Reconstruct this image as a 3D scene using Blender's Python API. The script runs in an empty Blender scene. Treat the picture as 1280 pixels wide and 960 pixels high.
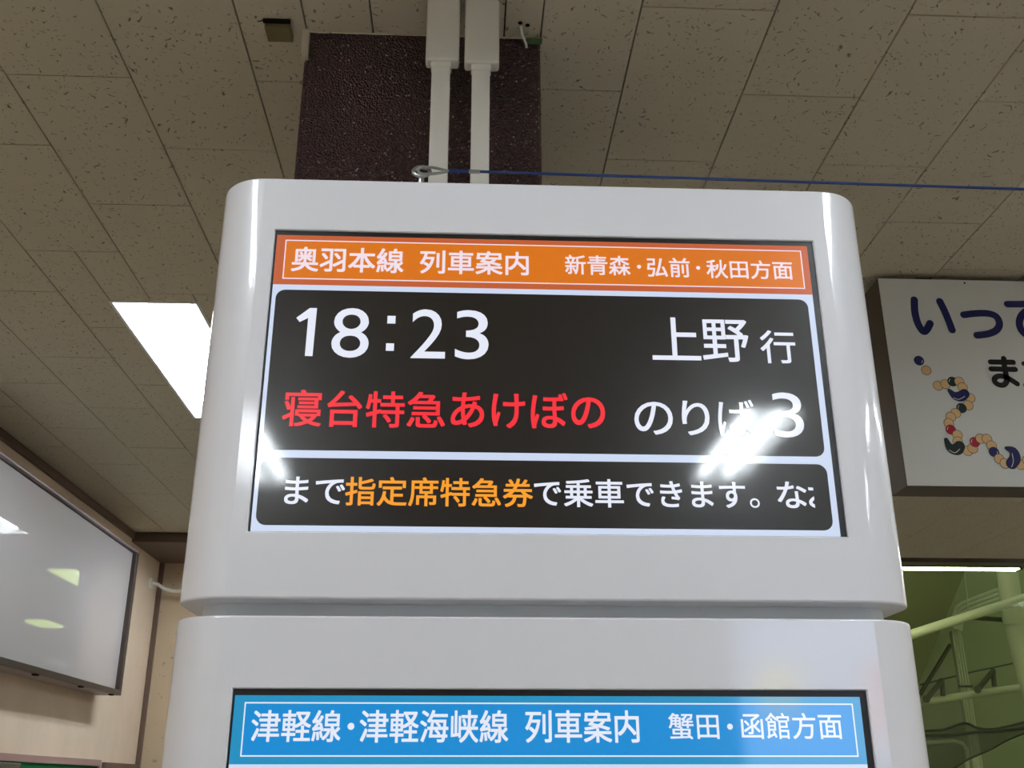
import bpy, bmesh, math, random
from mathutils import Matrix, Vector
random.seed(7)
S = bpy.context.scene
COL = S.collection
CZ = 1.60                      # camera height; heights below are given relative to the lens and lifted by CZ
# ------------------------------------------------------------------ camera, world, exposure
R = Matrix(((0.998977128, -0.0155563529, -0.0424581769),
            (-0.0452106140, -0.360956591, -0.931486092),
            (-0.000835032414, 0.932452862, -0.361290691)))
F = 1298.0
cam = bpy.data.cameras.new('camera'); co = bpy.data.objects.new('camera', cam); COL.objects.link(co)
co.matrix_world = Matrix.Translation((0, 0, CZ)) @ R.to_4x4()
cam.sensor_width = 36; cam.lens = 36*F/1280; cam.clip_start = .05
S.camera = co
w = bpy.data.worlds.new('world'); S.world = w; w.use_nodes = True
w.node_tree.nodes['Background'].inputs[0].default_value = (.75, .85, .9, 1)
w.node_tree.nodes['Background'].inputs[1].default_value = .25
S.view_settings.view_transform = 'Standard'; S.view_settings.look = 'None'
S.view_settings.exposure = 0.0; S.view_settings.gamma = 1.0; S.view_settings.use_curve_mapping = False
TUBE = 67.0                    # radiance of the fluorescent tubes

def at(px, py, Y):
    "point at depth Y seen at pixel (px,py) of the photograph, lens-relative height"
    d = R @ Vector(((px-640)/F, -(py-480)/F, -1)); d *= Y/d.y
    return d.x, d.z
def at3(px, py, Y):
    x, z = at(px, py, Y); return Vector((x, Y, z+CZ))

# ------------------------------------------------------------------ materials
def lin(c):
    def f(v):
        v /= 255.
        return v/12.92 if v <= .04045 else ((v+.055)/1.055)**2.4
    return (f(c[0]), f(c[1]), f(c[2]), 1)
def mat(name, rgb, rough=.5, spec=.5, metal=0, coat=0, coat_rough=.05, emit=None, es=1., bump=None, trans=0, vary=0):
    m = bpy.data.materials.new(name); m.use_nodes = True; nt = m.node_tree
    b = nt.nodes['Principled BSDF']
    b.inputs['Base Color'].default_value = lin(rgb)
    b.inputs['Roughness'].default_value = rough
    b.inputs['Specular IOR Level'].default_value = spec
    b.inputs['Metallic'].default_value = metal
    b.inputs['Coat Weight'].default_value = coat
    b.inputs['Coat Roughness'].default_value = coat_rough
    b.inputs['Transmission Weight'].default_value = trans
    if emit:
        b.inputs['Emission Color'].default_value = lin(emit); b.inputs['Emission Strength'].default_value = es
    g = None
    if bump or vary:
        g = nt.nodes.new('ShaderNodeNewGeometry')
    if bump:
        sc, st, dist = bump
        n = nt.nodes.new('ShaderNodeTexNoise'); n.inputs['Scale'].default_value = sc; n.inputs['Detail'].default_value = 4
        nt.links.new(g.outputs['Position'], n.inputs['Vector'])
        bp = nt.nodes.new('ShaderNodeBump'); bp.inputs['Strength'].default_value = st; bp.inputs['Distance'].default_value = dist
        nt.links.new(n.outputs['Fac'], bp.inputs['Height']); nt.links.new(bp.outputs[0], b.inputs['Normal'])
        if coat: nt.links.new(bp.outputs[0], b.inputs['Coat Normal'])
    if vary:
        n = nt.nodes.new('ShaderNodeTexNoise'); n.inputs['Scale'].default_value = 2.2; n.inputs['Detail'].default_value = 8
        n.inputs['Roughness'].default_value = .7
        nt.links.new(g.outputs['Position'], n.inputs['Vector'])
        r = nt.nodes.new('ShaderNodeMapRange'); r.inputs['From Min'].default_value = .3; r.inputs['From Max'].default_value = .7
        r.inputs['To Min'].default_value = 1-vary; r.inputs['To Max'].default_value = 1+vary*.5
        nt.links.new(n.outputs['Fac'], r.inputs['Value'])
        mx = nt.nodes.new('ShaderNodeMix'); mx.data_type = 'RGBA'; mx.blend_type = 'MULTIPLY'; mx.inputs['Factor'].default_value = 1
        mx.inputs['A'].default_value = lin(rgb)
        nt.links.new(r.outputs[0], mx.inputs['B']); nt.links.new(mx.outputs['Result'], b.inputs['Base Color'])
    return m
def specks(m, rgb, dark, scale=62, thr=.045, squash=(1, 2.3, 1), amount=.85):
    "worm-track pits: small stretched voronoi cells darkened"
    nt = m.node_tree; b = nt.nodes['Principled BSDF']; L = nt.links.new
    g = nt.nodes.new('ShaderNodeNewGeometry')
    dn = nt.nodes.new('ShaderNodeTexNoise'); dn.inputs['Scale'].default_value = 14; dn.inputs['Detail'].default_value = 3
    L(g.outputs['Position'], dn.inputs['Vector'])
    ms = nt.nodes.new('ShaderNodeVectorMath'); ms.operation = 'MULTIPLY_ADD'
    ms.inputs[1].default_value = (.09, .09, 0); L(dn.outputs['Color'], ms.inputs[0]); L(g.outputs['Position'], ms.inputs[2])
    out = None
    for k, (ang, sc, th) in enumerate(((.5, scale, thr), (-.45, scale*.8, thr), (1.3, scale*1.7, thr*1.3))):
        mp = nt.nodes.new('ShaderNodeMapping'); mp.inputs['Rotation'].default_value = (0, 0, ang)
        L(ms.outputs[0], mp.inputs['Vector'])
        mp2 = nt.nodes.new('ShaderNodeMapping'); mp2.inputs['Scale'].default_value = (1, 1/squash[1], 1)
        mp2.inputs['Location'].default_value = (k*3.1, k*1.7, 0)
        L(mp.outputs[0], mp2.inputs['Vector'])
        v = nt.nodes.new('ShaderNodeTexVoronoi'); v.voronoi_dimensions = '2D'; v.inputs['Scale'].default_value = sc
        L(mp2.outputs[0], v.inputs['Vector'])
        # only some cells carry a pit
        sx = nt.nodes.new('ShaderNodeSeparateColor'); L(v.outputs['Color'], sx.inputs[0])
        ml = nt.nodes.new('ShaderNodeMath'); ml.operation = 'MULTIPLY'; ml.inputs[1].default_value = th*12
        sb = nt.nodes.new('ShaderNodeMath'); sb.operation = 'SUBTRACT'; sb.inputs[1].default_value = .60
        L(sx.outputs[0], sb.inputs[0]); L(sb.outputs[0], ml.inputs[0])
        mxm = nt.nodes.new('ShaderNodeMath'); mxm.operation = 'MAXIMUM'; mxm.inputs[1].default_value = .0005; L(ml.outputs[0], mxm.inputs[0])
        lt = nt.nodes.new('ShaderNodeMapRange'); lt.interpolation_type = 'SMOOTHSTEP'
        L(v.outputs['Distance'], lt.inputs['Value']); L(mxm.outputs[0], lt.inputs['From Max'])
        lt.inputs['From Min'].default_value = 0; lt.inputs['To Min'].default_value = 1; lt.inputs['To Max'].default_value = 0
        if out is None: out = lt.outputs[0]
        else:
            mxx = nt.nodes.new('ShaderNodeMath'); mxx.operation = 'MAXIMUM'; L(out, mxx.inputs[0]); L(lt.outputs[0], mxx.inputs[1]); out = mxx.outputs[0]
    am = nt.nodes.new('ShaderNodeMath'); am.operation = 'MULTIPLY'; am.inputs[1].default_value = amount; L(out, am.inputs[0])
    mx = nt.nodes.new('ShaderNodeMix'); mx.data_type = 'RGBA'; mx.inputs['A'].default_value = lin(rgb); mx.inputs['B'].default_value = lin(dark)
    L(am.outputs[0], mx.inputs['Factor']); L(mx.outputs['Result'], b.inputs['Base Color'])
    bp = nt.nodes.new('ShaderNodeBump'); bp.inputs['Strength'].default_value = .5; bp.inputs['Distance'].default_value = .002; bp.invert = True
    L(out, bp.inputs['Height']); L(bp.outputs[0], b.inputs['Normal'])
    return m

TILE_C = (202, 193, 172)
M = {}
M['tile'] = specks(mat('mineral_fibre_tile', TILE_C, .9, .1), TILE_C, (60, 50, 44))
M['slab'] = mat('ceiling_slab', (150, 143, 128), .9, .1)
M['housing'] = mat('white_coated_steel', (228, 228, 232), .34, .4, coat=.8, coat_rough=.045, bump=(300, .10, .0005))
M['neck'] = mat('grey_coated_steel', (232, 238, 240), .4, .4, bump=(340, .1, .0006))
M['bezel'] = mat('black_bezel', (14, 14, 15), .35, .4)
def scr(name, rgb, es=1.0):
    return mat(name, (5, 5, 6), .26, .35, coat=1, coat_rough=.055, emit=rgb, es=es, bump=(700, .022, .0003))
M['scr_white'] = scr('screen_light_blue', (205, 218, 242))
M['scr_black'] = scr('screen_black', (22, 19, 17))
M['scr_orange'] = scr('screen_orange', (220, 116, 16))
M['scr_orange_edge'] = scr('screen_orange_edge', (194, 94, 50))
M['scr_blue'] = scr('screen_blue', (8, 140, 214))
M['scr_blue_edge'] = scr('screen_blue_edge', (30, 144, 194))
M['scr_text'] = scr('screen_text_white', (232, 236, 250))
M['scr_pink'] = scr('screen_text_pinkish', (243, 226, 238))
M['scr_red'] = scr('screen_text_red', (246, 44, 58))
M['scr_amber'] = scr('screen_text_amber', (250, 160, 40))
M['duct'] = mat('white_plastic_duct', (226, 224, 214), .45, .4)
M['wall'] = mat('cream_wall_paint', (232, 211, 188), .7, .3, bump=(60, .15, .002), vary=.10)
M['wall_dim'] = mat('beige_wall_paint', (196, 184, 156), .8, .2, vary=.1)
M['trim'] = mat('brown_trim', (104, 84, 72), .5, .4)
M['trim_pink'] = mat('pinkish_brown_frame', (165, 135, 128), .5, .4)
M['beam'] = mat('brown_beam', (96, 78, 66), .5, .4)
M['dark_frame'] = mat('dark_bronze_frame', (62, 50, 44), .4, .5)
M['grey_frame'] = mat('brown_grey_side', (150, 138, 138), .4, .4)
M['acrylic'] = mat('white_acrylic_face', (188, 182, 182), .6, .3, coat=1, coat_rough=.01)
M['acrylic'].node_tree.nodes['Principled BSDF'].inputs['Coat IOR'].default_value = 1.7
M['felt'] = mat('green_felt', (28, 110, 62), .95, .1, bump=(400, .4, .001))
M['dark_panel'] = mat('dark_brown_panel', (74, 52, 48), .6, .3)
M['floor'] = mat('floor_tiles', (150, 144, 134), .45, .4, vary=.1)
M['steel'] = mat('galvanised_steel', (170, 172, 170), .3, .5, metal=.9)
M['wire'] = mat('blue_coated_wire', (14, 44, 96), .35, .5)
M['reflector'] = mat('white_reflector', (235, 235, 232), .4, .4)
M['tube'] = mat('fluorescent_tube', (240, 240, 240), .4, .3, emit=(238, 247, 255), es=TUBE)
M['tube_off'] = mat('lamp_tube_hall', (240, 240, 240), .4, .3, emit=(250, 248, 246), es=22)
M['diffuser'] = mat('greenish_diffuser', (225, 235, 190), .5, .3, emit=(222, 240, 175), es=2.6)
M['sensor'] = mat('olive_brown_plastic', (120, 108, 70), .5, .3, vary=.3)
M['black'] = mat('black_hole', (16, 15, 14), .8, .2)
M['sign_face'] = mat('white_sign_face', (224, 226, 220), .6, .2, bump=(500, .15, .0004))
M['sign_edge'] = mat('brown_sign_casing', (92, 80, 68), .55, .3)
M['navy'] = mat('navy_print', (30, 34, 92), .5, .3)
M['blackp'] = mat('black_print', (26, 22, 20), .5, .3)
M['bead_tan'] = mat('tan_print', (226, 190, 138), .5, .3)
M['bead_red'] = mat('red_print', (176, 30, 48), .5, .3)
M['bead_green'] = mat('dark_green_print', (24, 46, 40), .5, .3)
M['bead_line'] = mat('brown_outline_print', (88, 58, 36), .5, .3)
M['bead_white'] = mat('white_print', (225, 225, 220), .5, .3)
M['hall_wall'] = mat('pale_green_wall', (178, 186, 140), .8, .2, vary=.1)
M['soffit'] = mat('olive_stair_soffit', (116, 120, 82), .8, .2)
M['pipe'] = mat('pale_green_pipe', (226, 231, 200), .5, .3)
M['bracket'] = mat('green_grey_steel', (92, 98, 74), .6, .3)
M['net_rope'] = mat('dark_green_rope', (30, 50, 32), .8, .2)
M['hall_floor'] = mat('hall_floor', (120, 124, 100), .8, .2)
M['poster1'] = mat('backlit_pale_blue', (200, 215, 235), .3, .4, emit=(190, 215, 255), es=5)
M['poster2'] = mat('backlit_yellow', (235, 225, 120), .3, .4, emit=(250, 235, 140), es=5)
M['poster3'] = mat('backlit_red', (220, 120, 100), .3, .4, emit=(250, 130, 110), es=4.5)
# column: dark maroon sprayed stucco with glittering grains
def column_mat():
    m = mat('maroon_sprayed_stucco', (66, 40, 40), .32, .6)
    nt = m.node_tree; b = nt.nodes['Principled BSDF']; L = nt.links.new
    g = nt.nodes.new('ShaderNodeNewGeometry')
    v = nt.nodes.new('ShaderNodeTexVoronoi'); v.inputs['Scale'].default_value = 190; L(g.outputs['Position'], v.inputs['Vector'])
    n = nt.nodes.new('ShaderNodeTexNoise'); n.inputs['Scale'].default_value = 120; n.inputs['Detail'].default_value = 3; L(g.outputs['Position'], n.inputs['Vector'])
    ad = nt.nodes.new('ShaderNodeMath'); ad.operation = 'ADD'; L(v.outputs['Distance'], ad.inputs[0]); L(n.outputs['Fac'], ad.inputs[1])
    bp = nt.nodes.new('ShaderNodeBump'); bp.inputs['Strength'].default_value = 1; bp.inputs['Distance'].default_value = .006
    L(ad.outputs[0], bp.inputs['Height']); L(bp.outputs[0], b.inputs['Normal'])
    r = nt.nodes.new('ShaderNodeValToRGB'); r.color_ramp.elements[0].color = lin((38, 20, 22)); r.color_ramp.elements[1].color = lin((78, 48, 46))
    r.color_ramp.elements[0].position = .35; r.color_ramp.elements[1].position = .7
    L(n.outputs['Fac'], r.inputs[0])
    v2 = nt.nodes.new('ShaderNodeTexVoronoi'); v2.inputs['Scale'].default_value = 330; L(g.outputs['Position'], v2.inputs['Vector'])
    sc_ = nt.nodes.new('ShaderNodeSeparateColor'); L(v2.outputs['Color'], sc_.inputs[0])
    gt = nt.nodes.new('ShaderNodeMath'); gt.operation = 'GREATER_THAN'; gt.inputs[1].default_value = .984; L(sc_.outputs[0], gt.inputs[0])
    mx = nt.nodes.new('ShaderNodeMix'); mx.data_type = 'RGBA'; mx.inputs['B'].default_value = lin((205, 190, 182)); L(gt.outputs[0], mx.inputs['Factor']); L(r.outputs[0], mx.inputs['A'])
    L(mx.outputs['Result'], b.inputs['Base Color']); L(gt.outputs[0], b.inputs['Metallic'])
    return m
M['column'] = column_mat()
# concrete with stains and small holes
def concrete():
    c = (200, 180, 152)
    m = mat('stained_concrete', c, .85, .2)
    specks(m, c, (96, 74, 50), scale=17, thr=.06, squash=(1, 1.3, 1), amount=.55)
    # vertical surface: look the pits up in the x-z plane
    nt = m.node_tree
    for n in list(nt.nodes):
        if n.type == 'TEX_VORONOI': n.voronoi_dimensions = '3D'
        if n.type == 'MAPPING': n.inputs['Scale'].default_value = (1, 1, 1)
    return m
M['concrete'] = concrete()
def glass_mat():
    m = bpy.data.materials.new('green_tinted_glass'); m.use_nodes = True; nt = m.node_tree; nt.nodes.clear()
    o = nt.nodes.new('ShaderNodeOutputMaterial'); t = nt.nodes.new('ShaderNodeBsdfTransparent'); t.inputs[0].default_value = (.89, .93, .74, 1)
    gl = nt.nodes.new('ShaderNodeBsdfGlossy'); gl.inputs['Roughness'].default_value = .02
    fr = nt.nodes.new('ShaderNodeFresnel'); fr.inputs[0].default_value = 1.45
    mx = nt.nodes.new('ShaderNodeMixShader')
    nt.links.new(fr.outputs[0], mx.inputs[0]); nt.links.new(t.outputs[0], mx.inputs[1]); nt.links.new(gl.outputs[0], mx.inputs[2]); nt.links.new(mx.outputs[0], o.inputs[0])
    return m
M['glass'] = glass_mat()

# ------------------------------------------------------------------ builders
def link(name, bm, m, parent=None, smooth=False, angle=35):
    me = bpy.data.meshes.new(name)
    if smooth:
        bm.normal_update()
        for f in bm.faces: f.smooth = True
        for e in bm.edges:
            if len(e.link_faces) == 2 and e.calc_face_angle(0) > math.radians(angle): e.smooth = False
    bm.to_mesh(me); bm.free()
    me.materials.append(m)
    o = bpy.data.objects.new(name, me); COL.objects.link(o)
    if parent: o.parent = parent; o.matrix_parent_inverse = parent_inv(parent)
    return o
def parent_inv(p):
    mtx = Matrix.Identity(4); q = p
    while q: mtx = Matrix.Translation(q.location) @ mtx; q = q.parent
    return mtx.inverted() if p.parent is None else Matrix.Identity(4)
def thing(name, label, cat, loc, group=None):
    o = bpy.data.objects.new(name, None); COL.objects.link(o); o.location = loc; o.empty_display_size = .1
    o['label'] = label; o['category'] = cat
    if group: o['group'] = group
    return o
def tag(o, label, cat, group=None):
    o['label'] = label; o['category'] = cat
    if group: o['group'] = group
    return o
def struct(o): o['kind'] = 'structure'; return o
def box(bm, x0, x1, y0, y1, z0, z1, bev=0, seg=2):
    "z values are lens-relative"
    z0 += CZ; z1 += CZ
    r = bmesh.ops.create_cube(bm, size=1)
    for v in r['verts']:
        v.co = Vector((x0 if v.co.x < 0 else x1, y0 if v.co.y < 0 else y1, z0 if v.co.z < 0 else z1))
    if bev:
        es = list({e for v in r['verts'] for e in v.link_edges})
        bmesh.ops.bevel(bm, geom=es, offset=bev, segments=seg, affect='EDGES', profile=.5)
    return bm
def nb(): return bmesh.new()
def tube(bm, pts, rad, n=10, closed=False, caps=True):
    pts = [Vector(p) for p in pts]; rings = []
    N = len(pts)
    up = None
    for i, p in enumerate(pts):
        if closed: d = (pts[(i+1) % N]-pts[i-1]).normalized()
        else: d = (pts[min(i+1, N-1)]-pts[max(i-1, 0)]).normalized()
        if up is None:
            up = d.orthogonal().normalized()
        up = (up - d*up.dot(d)).normalized(); s = d.cross(up)
        r = rad[i] if isinstance(rad, (list, tuple)) else rad
        rings.append([bm.verts.new(p+(up*math.cos(2*math.pi*k/n)+s*math.sin(2*math.pi*k/n))*r) for k in range(n)])
    for i in range(N if closed else N-1):
        a, b = rings[i], rings[(i+1) % N]
        for k in range(n): bm.faces.new((a[k], a[(k+1) % n], b[(k+1) % n], b[k]))
    if caps and not closed:
        bm.faces.new(rings[0][::-1]); bm.faces.new(rings[-1])
    return bm
def flat(bm, pts, y, flip=False):
    "polygon in the x-z plane facing the camera side (-y)"
    vs = [bm.verts.new((p[0], y, p[1]+CZ)) for p in pts]
    f = bm.faces.new(vs); f.normal_update()
    if f.normal.y > 0: f.normal_flip()
    return f
def rrect(x0, x1, z0, z1, r, n=6, corners=(1, 1, 1, 1)):
    out = []
    for k, (cx, cz, a) in enumerate(((x1-r, z0+r, -90), (x1-r, z1-r, 0), (x0+r, z1-r, 90), (x0+r, z0+r, 180))):
        if corners[k]:
            for i in range(n+1):
                t = math.radians(a+90*i/n); out.append((cx+r*math.cos(t), cz+r*math.sin(t)))
        else: out.append((x1 if k < 2 else x0, z0 if k in (0, 3) else z1))
    return out
def text_mesh(s, m, parent, y, L, Rr, T, B, name='lettering', off=.012, clip=None):
    "builds the run of characters and fits its ink box between four plane coordinates"
    cu = bpy.data.curves.new('t', 'FONT'); cu.body = s; cu.size = 1; cu.resolution_u = 5
    o = bpy.data.objects.new('t', cu); COL.objects.link(o)
    dg = bpy.context.evaluated_depsgraph_get(); dg.update()
    me = bpy.data.meshes.new_from_object(o.evaluated_get(dg))
    bpy.data.objects.remove(o)
    xs = [v.co.x for v in me.vertices]; ys = [v.co.y for v in me.vertices]
    x0, x1, y0, y1 = min(xs), max(xs), min(ys), max(ys)
    for v in me.vertices:
        v.co = Vector((L+(v.co.x-x0)/(x1-x0)*(Rr-L), y, B+(v.co.y-y0)/(y1-y0)*(T-B)+CZ))
    bm = nb(); e = off*(T-B)*.75
    for i, (sx, sy) in enumerate(((0, 0), (1, 1), (-1, 1), (1, -1), (-1, -1)) if e else ((0, 0),)):
        k_ = len(bm.verts); bm.from_mesh(me); bm.verts.ensure_lookup_table()
        for v in bm.verts[k_:]: v.co += Vector((sx*e, -.000015*i, sy*e))
    bpy.data.meshes.remove(me)
    if clip is not None:
        bmesh.ops.bisect_plane(bm, geom=list(bm.verts)+list(bm.edges)+list(bm.faces), plane_co=(clip, 0, 0), plane_no=(1, 0, 0), clear_outer=True)
    bmesh.ops.recalc_face_normals(bm, faces=list(bm.faces))
    for f in bm.faces:
        if f.normal.y > 0: f.normal_flip()
    return link(name, bm, m, parent)

# ------------------------------------------------------------------ dimensions
H = 1.63                                   # ceiling above the lens
XL, XR, YB, YF = -2.28, 5.6, -6.5, 7.85    # left wall, right wall, rear wall, far wall
FX = [(-1.136, 3.44), (-1.136, 5.94), (-1.136, -.62), (-1.136, -3.25), (1.42, 5.94), (1.42, -.62), (1.42, -3.10), (3.95, -.62), (3.95, -3.1), (3.95, 2.0), (5.42, 5.80)]
FW, FL = .154, 1.262

# ------------------------------------------------------------------ structure
b = box(nb(), XL-.2, XR+.2, YB-.2, YF+.2, -CZ-.1, -CZ); struct(link('floor', b, M['floor']))
ceiling = struct(link('ceiling', box(nb(), XL-.2, XR+.2, YB-.2, YF+.1, H+.13, H+.25), M['slab']))
wall_left = struct(link('wall_left', box(nb(), XL-.15, XL, YB, YF, -CZ, H+.13), M['wall']))
struct(link('wall_right', box(nb(), XR, XR+.15, YB, YF, -CZ, H+.13), M['wall']))
struct(link('wall_rear', box(nb(), XL-.15, XR+.15, YB-.15, YB, -CZ, H+.13), M['wall_dim']))
wall_back = struct(link('wall_back', box(nb(), XL-.15, -1.5, YF, YF+.15, -CZ, H+.13), M['concrete']))
# lower part of the far wall under the window
struct(link('wall_back', box(nb(), -1.5, XR+.15, YF, YF+.15, -CZ, -.75), M['concrete']))
# ceiling tiles: brick bond 304 x 608, cut around lamps and the column
COLX = (-.385, .157, 1.967, 2.60)
holes = [(x-FW, x+FW, y, y+FL) for x, y in FX] + [COLX]
def cut(rects, h):
    out = []
    for (a, b_, c, d) in rects:
        if h[0] >= b_-1e-4 or h[1] <= a+1e-4 or h[2] >= d-1e-4 or h[3] <= c+1e-4: out.append((a, b_, c, d)); continue
        if h[0] > a: out.append((a, h[0], c, d))
        if h[1] < b_: out.append((h[1], b_, c, d))
        lo, hi = max(a, h[0]), min(b_, h[1])
        if h[2] > c: out.append((lo, hi, c, h[2]))
        if h[3] < d: out.append((lo, hi, h[3], d))
    return [r for r in out if r[1]-r[0] > .003 and r[3]-r[2] > .003]
def tile_bm(rects, cx, cy, g=.0009):
    bm = nb()
    for (a, b_, c, d) in rects:
        r = bmesh.ops.create_cube(bm, size=1)
        for v in r['verts']:
            top = v.co.z > 0
            gg = g if top else g+.0012
            v.co = Vector(((a+gg if v.co.x < 0 else b_-gg)-cx, (c+gg if v.co.y < 0 else d-gg)-cy, .012 if top else 0))
        # chamfered rim
        lo = [v for v in r['verts'] if v.co.z < .001]
    return bm
full = None
k0 = math.floor((XL-.0717)/.304)
cnt = 0
for k in range(k0, 16):
    xa, xb = .0717+.304*k, .0717+.304*(k+1)
    base = (1.508 if k % 2 else 1.322)*H
    y = base-1.216
    while y < YF:
        ya, yb = y, y+.608; y += .608
        a, c, d = max(xa, XL), max(ya, 1.60), min(yb, YF)
        bb = min(xb, XR)
        if bb-a < .01 or d-c < .02: continue
        # beyond the sight lines of the photograph the tiles go on as one sheet
        if a > .60*d+.35: continue
        rects = [(a, bb, c, d)]
        whole = abs(a-xa) < 1e-6 and abs(c-ya) < 1e-6 and abs(d-yb) < 1e-6 and abs(bb-xb) < 1e-6
        n0 = rects[:]
        for h in holes: rects = cut(rects, h)
        if not rects: continue
        cut_ = rects != n0
        cx, cy = (a+bb)/2, (c+d)/2
        if whole and not cut_ and full is not None:
            o = bpy.data.objects.new('ceiling_tile', full); COL.objects.link(o); o.parent = ceiling
        else:
            o = link('ceiling_tile', tile_bm(rects, cx, cy), M['tile'], ceiling)
            if whole and not cut_: full = o.data
        o.location = (cx, cy, H+CZ+random.uniform(-.0005, .0006)); cnt += 1
# rest of the tiled ceiling (behind and beside the viewer) in one sheet
bm = nb(); rects = [(XL, XR, YB, 1.60)]
for h in holes: rects = cut(rects, h)
k = 0
rest = []
for kk in range(k0, 18):
    xa = .0717+.304*kk; xb = xa+.304
    base = (1.508 if kk % 2 else 1.322)*H; y = base-1.216
    while y < YF:
        ya, yb = y, y+.608; y += .608
        a, c, d, bb = max(xa, XL), max(ya, 1.60), min(yb, YF), min(xb, XR)
        if bb-a < .01 or d-c < .02: continue
        if a > .60*d+.35: rest.append((a, bb, c, d))
for h in holes: rest = [q for r in rest for q in cut([r], h)]
o = link('ceiling_tile_field', tile_bm(rects+rest, 0, 0), M['tile'], ceiling); o.location = (0, 0, H+CZ); o['kind'] = 'stuff'
print('tiles', cnt)

# trims and beam
struct(link('trim_1', box(nb(), XL, XL+.018, YB, 7.12, H-.05, H, .003), M['trim']))
struct(link('trim_2', box(nb(), XL, -1.5, 7.12, YF, 1.560, H, .004), M['beam']))
struct(link('trim_3', box(nb(), XL, XL+.035, YF-.02, YF, -CZ, 1.56, .003), M['trim']))
struct(link('wall_column', box(nb(), COLX[0]+.008, COLX[1], COLX[2], COLX[3], -CZ, H+.13, .012, 3), M['column']))
b = box(nb(), COLX[0]-.002, COLX[0]+.05, COLX[2]+.004, COLX[3]-.01, -CZ, 1.555, .006); struct(link('trim_4', b, M['column']))
b = box(nb(), COLX[0]-.010, COLX[0]+.0075, COLX[2]-.006, COLX[2]+.12, 1.558, H+.004, .002); struct(link('trim_5', b, M['tile']))
struct(link('trim_6', box(nb(), COLX[0]-.012, COLX[1]+.006, COLX[2]-.004, COLX[2]-.0005, H-.004, H, .001), M['tile']))

# ------------------------------------------------------------------ ceiling lamps
fixture_labels = {
 (-1.136, 3.44): 'bright recessed twin tube ceiling lamp left of the white display kiosk',
 (-1.136, 5.94): 'recessed twin tube ceiling lamp near the brown beam, behind the kiosk',
 (1.42, 5.94): 'recessed twin tube ceiling lamp hidden behind the kiosk, nearest the green window',
 (-1.136, -.62): 'recessed twin tube ceiling lamp above the viewer, on the left wall side',
 (1.42, -.62): 'recessed twin tube ceiling lamp above the viewer, middle of its cross row',
 (3.95, -.62): 'added unseen ceiling lamp lighting the right side, above the viewer',  # unseen lamp added to light the right side of the room
 (-1.136, -3.25): 'recessed twin tube ceiling lamp behind the viewer, mirrored at the screen left edge',
 (1.42, -3.10): 'recessed twin tube ceiling lamp behind the viewer, mirrored as twin streaks on the screen',
 (3.95, -3.1): 'added unseen ceiling lamp lighting the right side, behind the viewer',  # also added out of view, fill for the right side
 (3.95, 2.0): 'added unseen ceiling lamp lighting the right side, beside the hanging sign',  # third unseen lamp added for the light on the right
 (5.42, 5.80): 'added unseen ceiling lamp brightening the far ceiling near the green window'}  # extra lamp outside the view, added to brighten the far ceiling
def fixture(x, y):
    t = thing('ceiling_light', fixture_labels[(x, y)], 'ceiling light', (x, y+FL/2, H+CZ), 'recessed ceiling lights')
    bm = nb(); g = .003; z0, z1 = H+CZ, H+CZ+.085
    a, b_, c, d = x-FW+g, x+FW-g, y+g, y+FL-g
    ins = .02
    P = [Vector(p) for p in ((a, c, z0), (b_, c, z0), (b_, d, z0), (a, d, z0))]
    Q = [Vector(p) for p in ((a+ins, c+ins, z1), (b_-ins, c+ins, z1), (b_-ins, d-ins, z1), (a+ins, d-ins, z1))]
    U = [p+Vector((0, 0, .092)) for p in P]
    P = [bm.verts.new(p) for p in P]; Q = [bm.verts.new(p) for p in Q]; U = [bm.verts.new(p) for p in U]
    for i in range(4):
        j = (i+1) % 4
        bm.faces.new((P[i], P[j], Q[j], Q[i])); bm.faces.new((P[j], P[i], U[i], U[j]))
    bm.faces.new(Q); bm.faces.new(U)
    bmesh.ops.recalc_face_normals(bm, faces=list(bm.faces))
    link('housing', bm, M['reflector'], t)
    bm = nb()
    for (p, q, r, s) in ((x-FW-.006, x-FW+.006, y-.006, y+FL+.006), (x+FW-.006, x+FW+.006, y-.006, y+FL+.006), (x-FW+.006, x+FW-.006, y-.006, y+.006), (x-FW+.006, x+FW-.006, y+FL-.006, y+FL+.006)):
        box(bm, p, q, r, s, H-.004, H-.0008, .001, 1)
    link('rim', bm, M['reflector'], t)
    for s in (-1, 1):
        link('fluorescent_tube', tube(nb(), [(x+s*.072, y+.05, H+CZ+.036), (x+s*.072, y+FL-.05, H+CZ+.036)], .0155, 14), M['tube'], t, True)
        for e in (y+.033, y+FL-.033):
            link('lamp_socket', box(nb(), x+s*.072-.014, x+s*.072+.014, e-.010, e+.010, H+.014, H+.084, .002), M['reflector'], t)
for x, y in FX: fixture(x, y)

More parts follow.
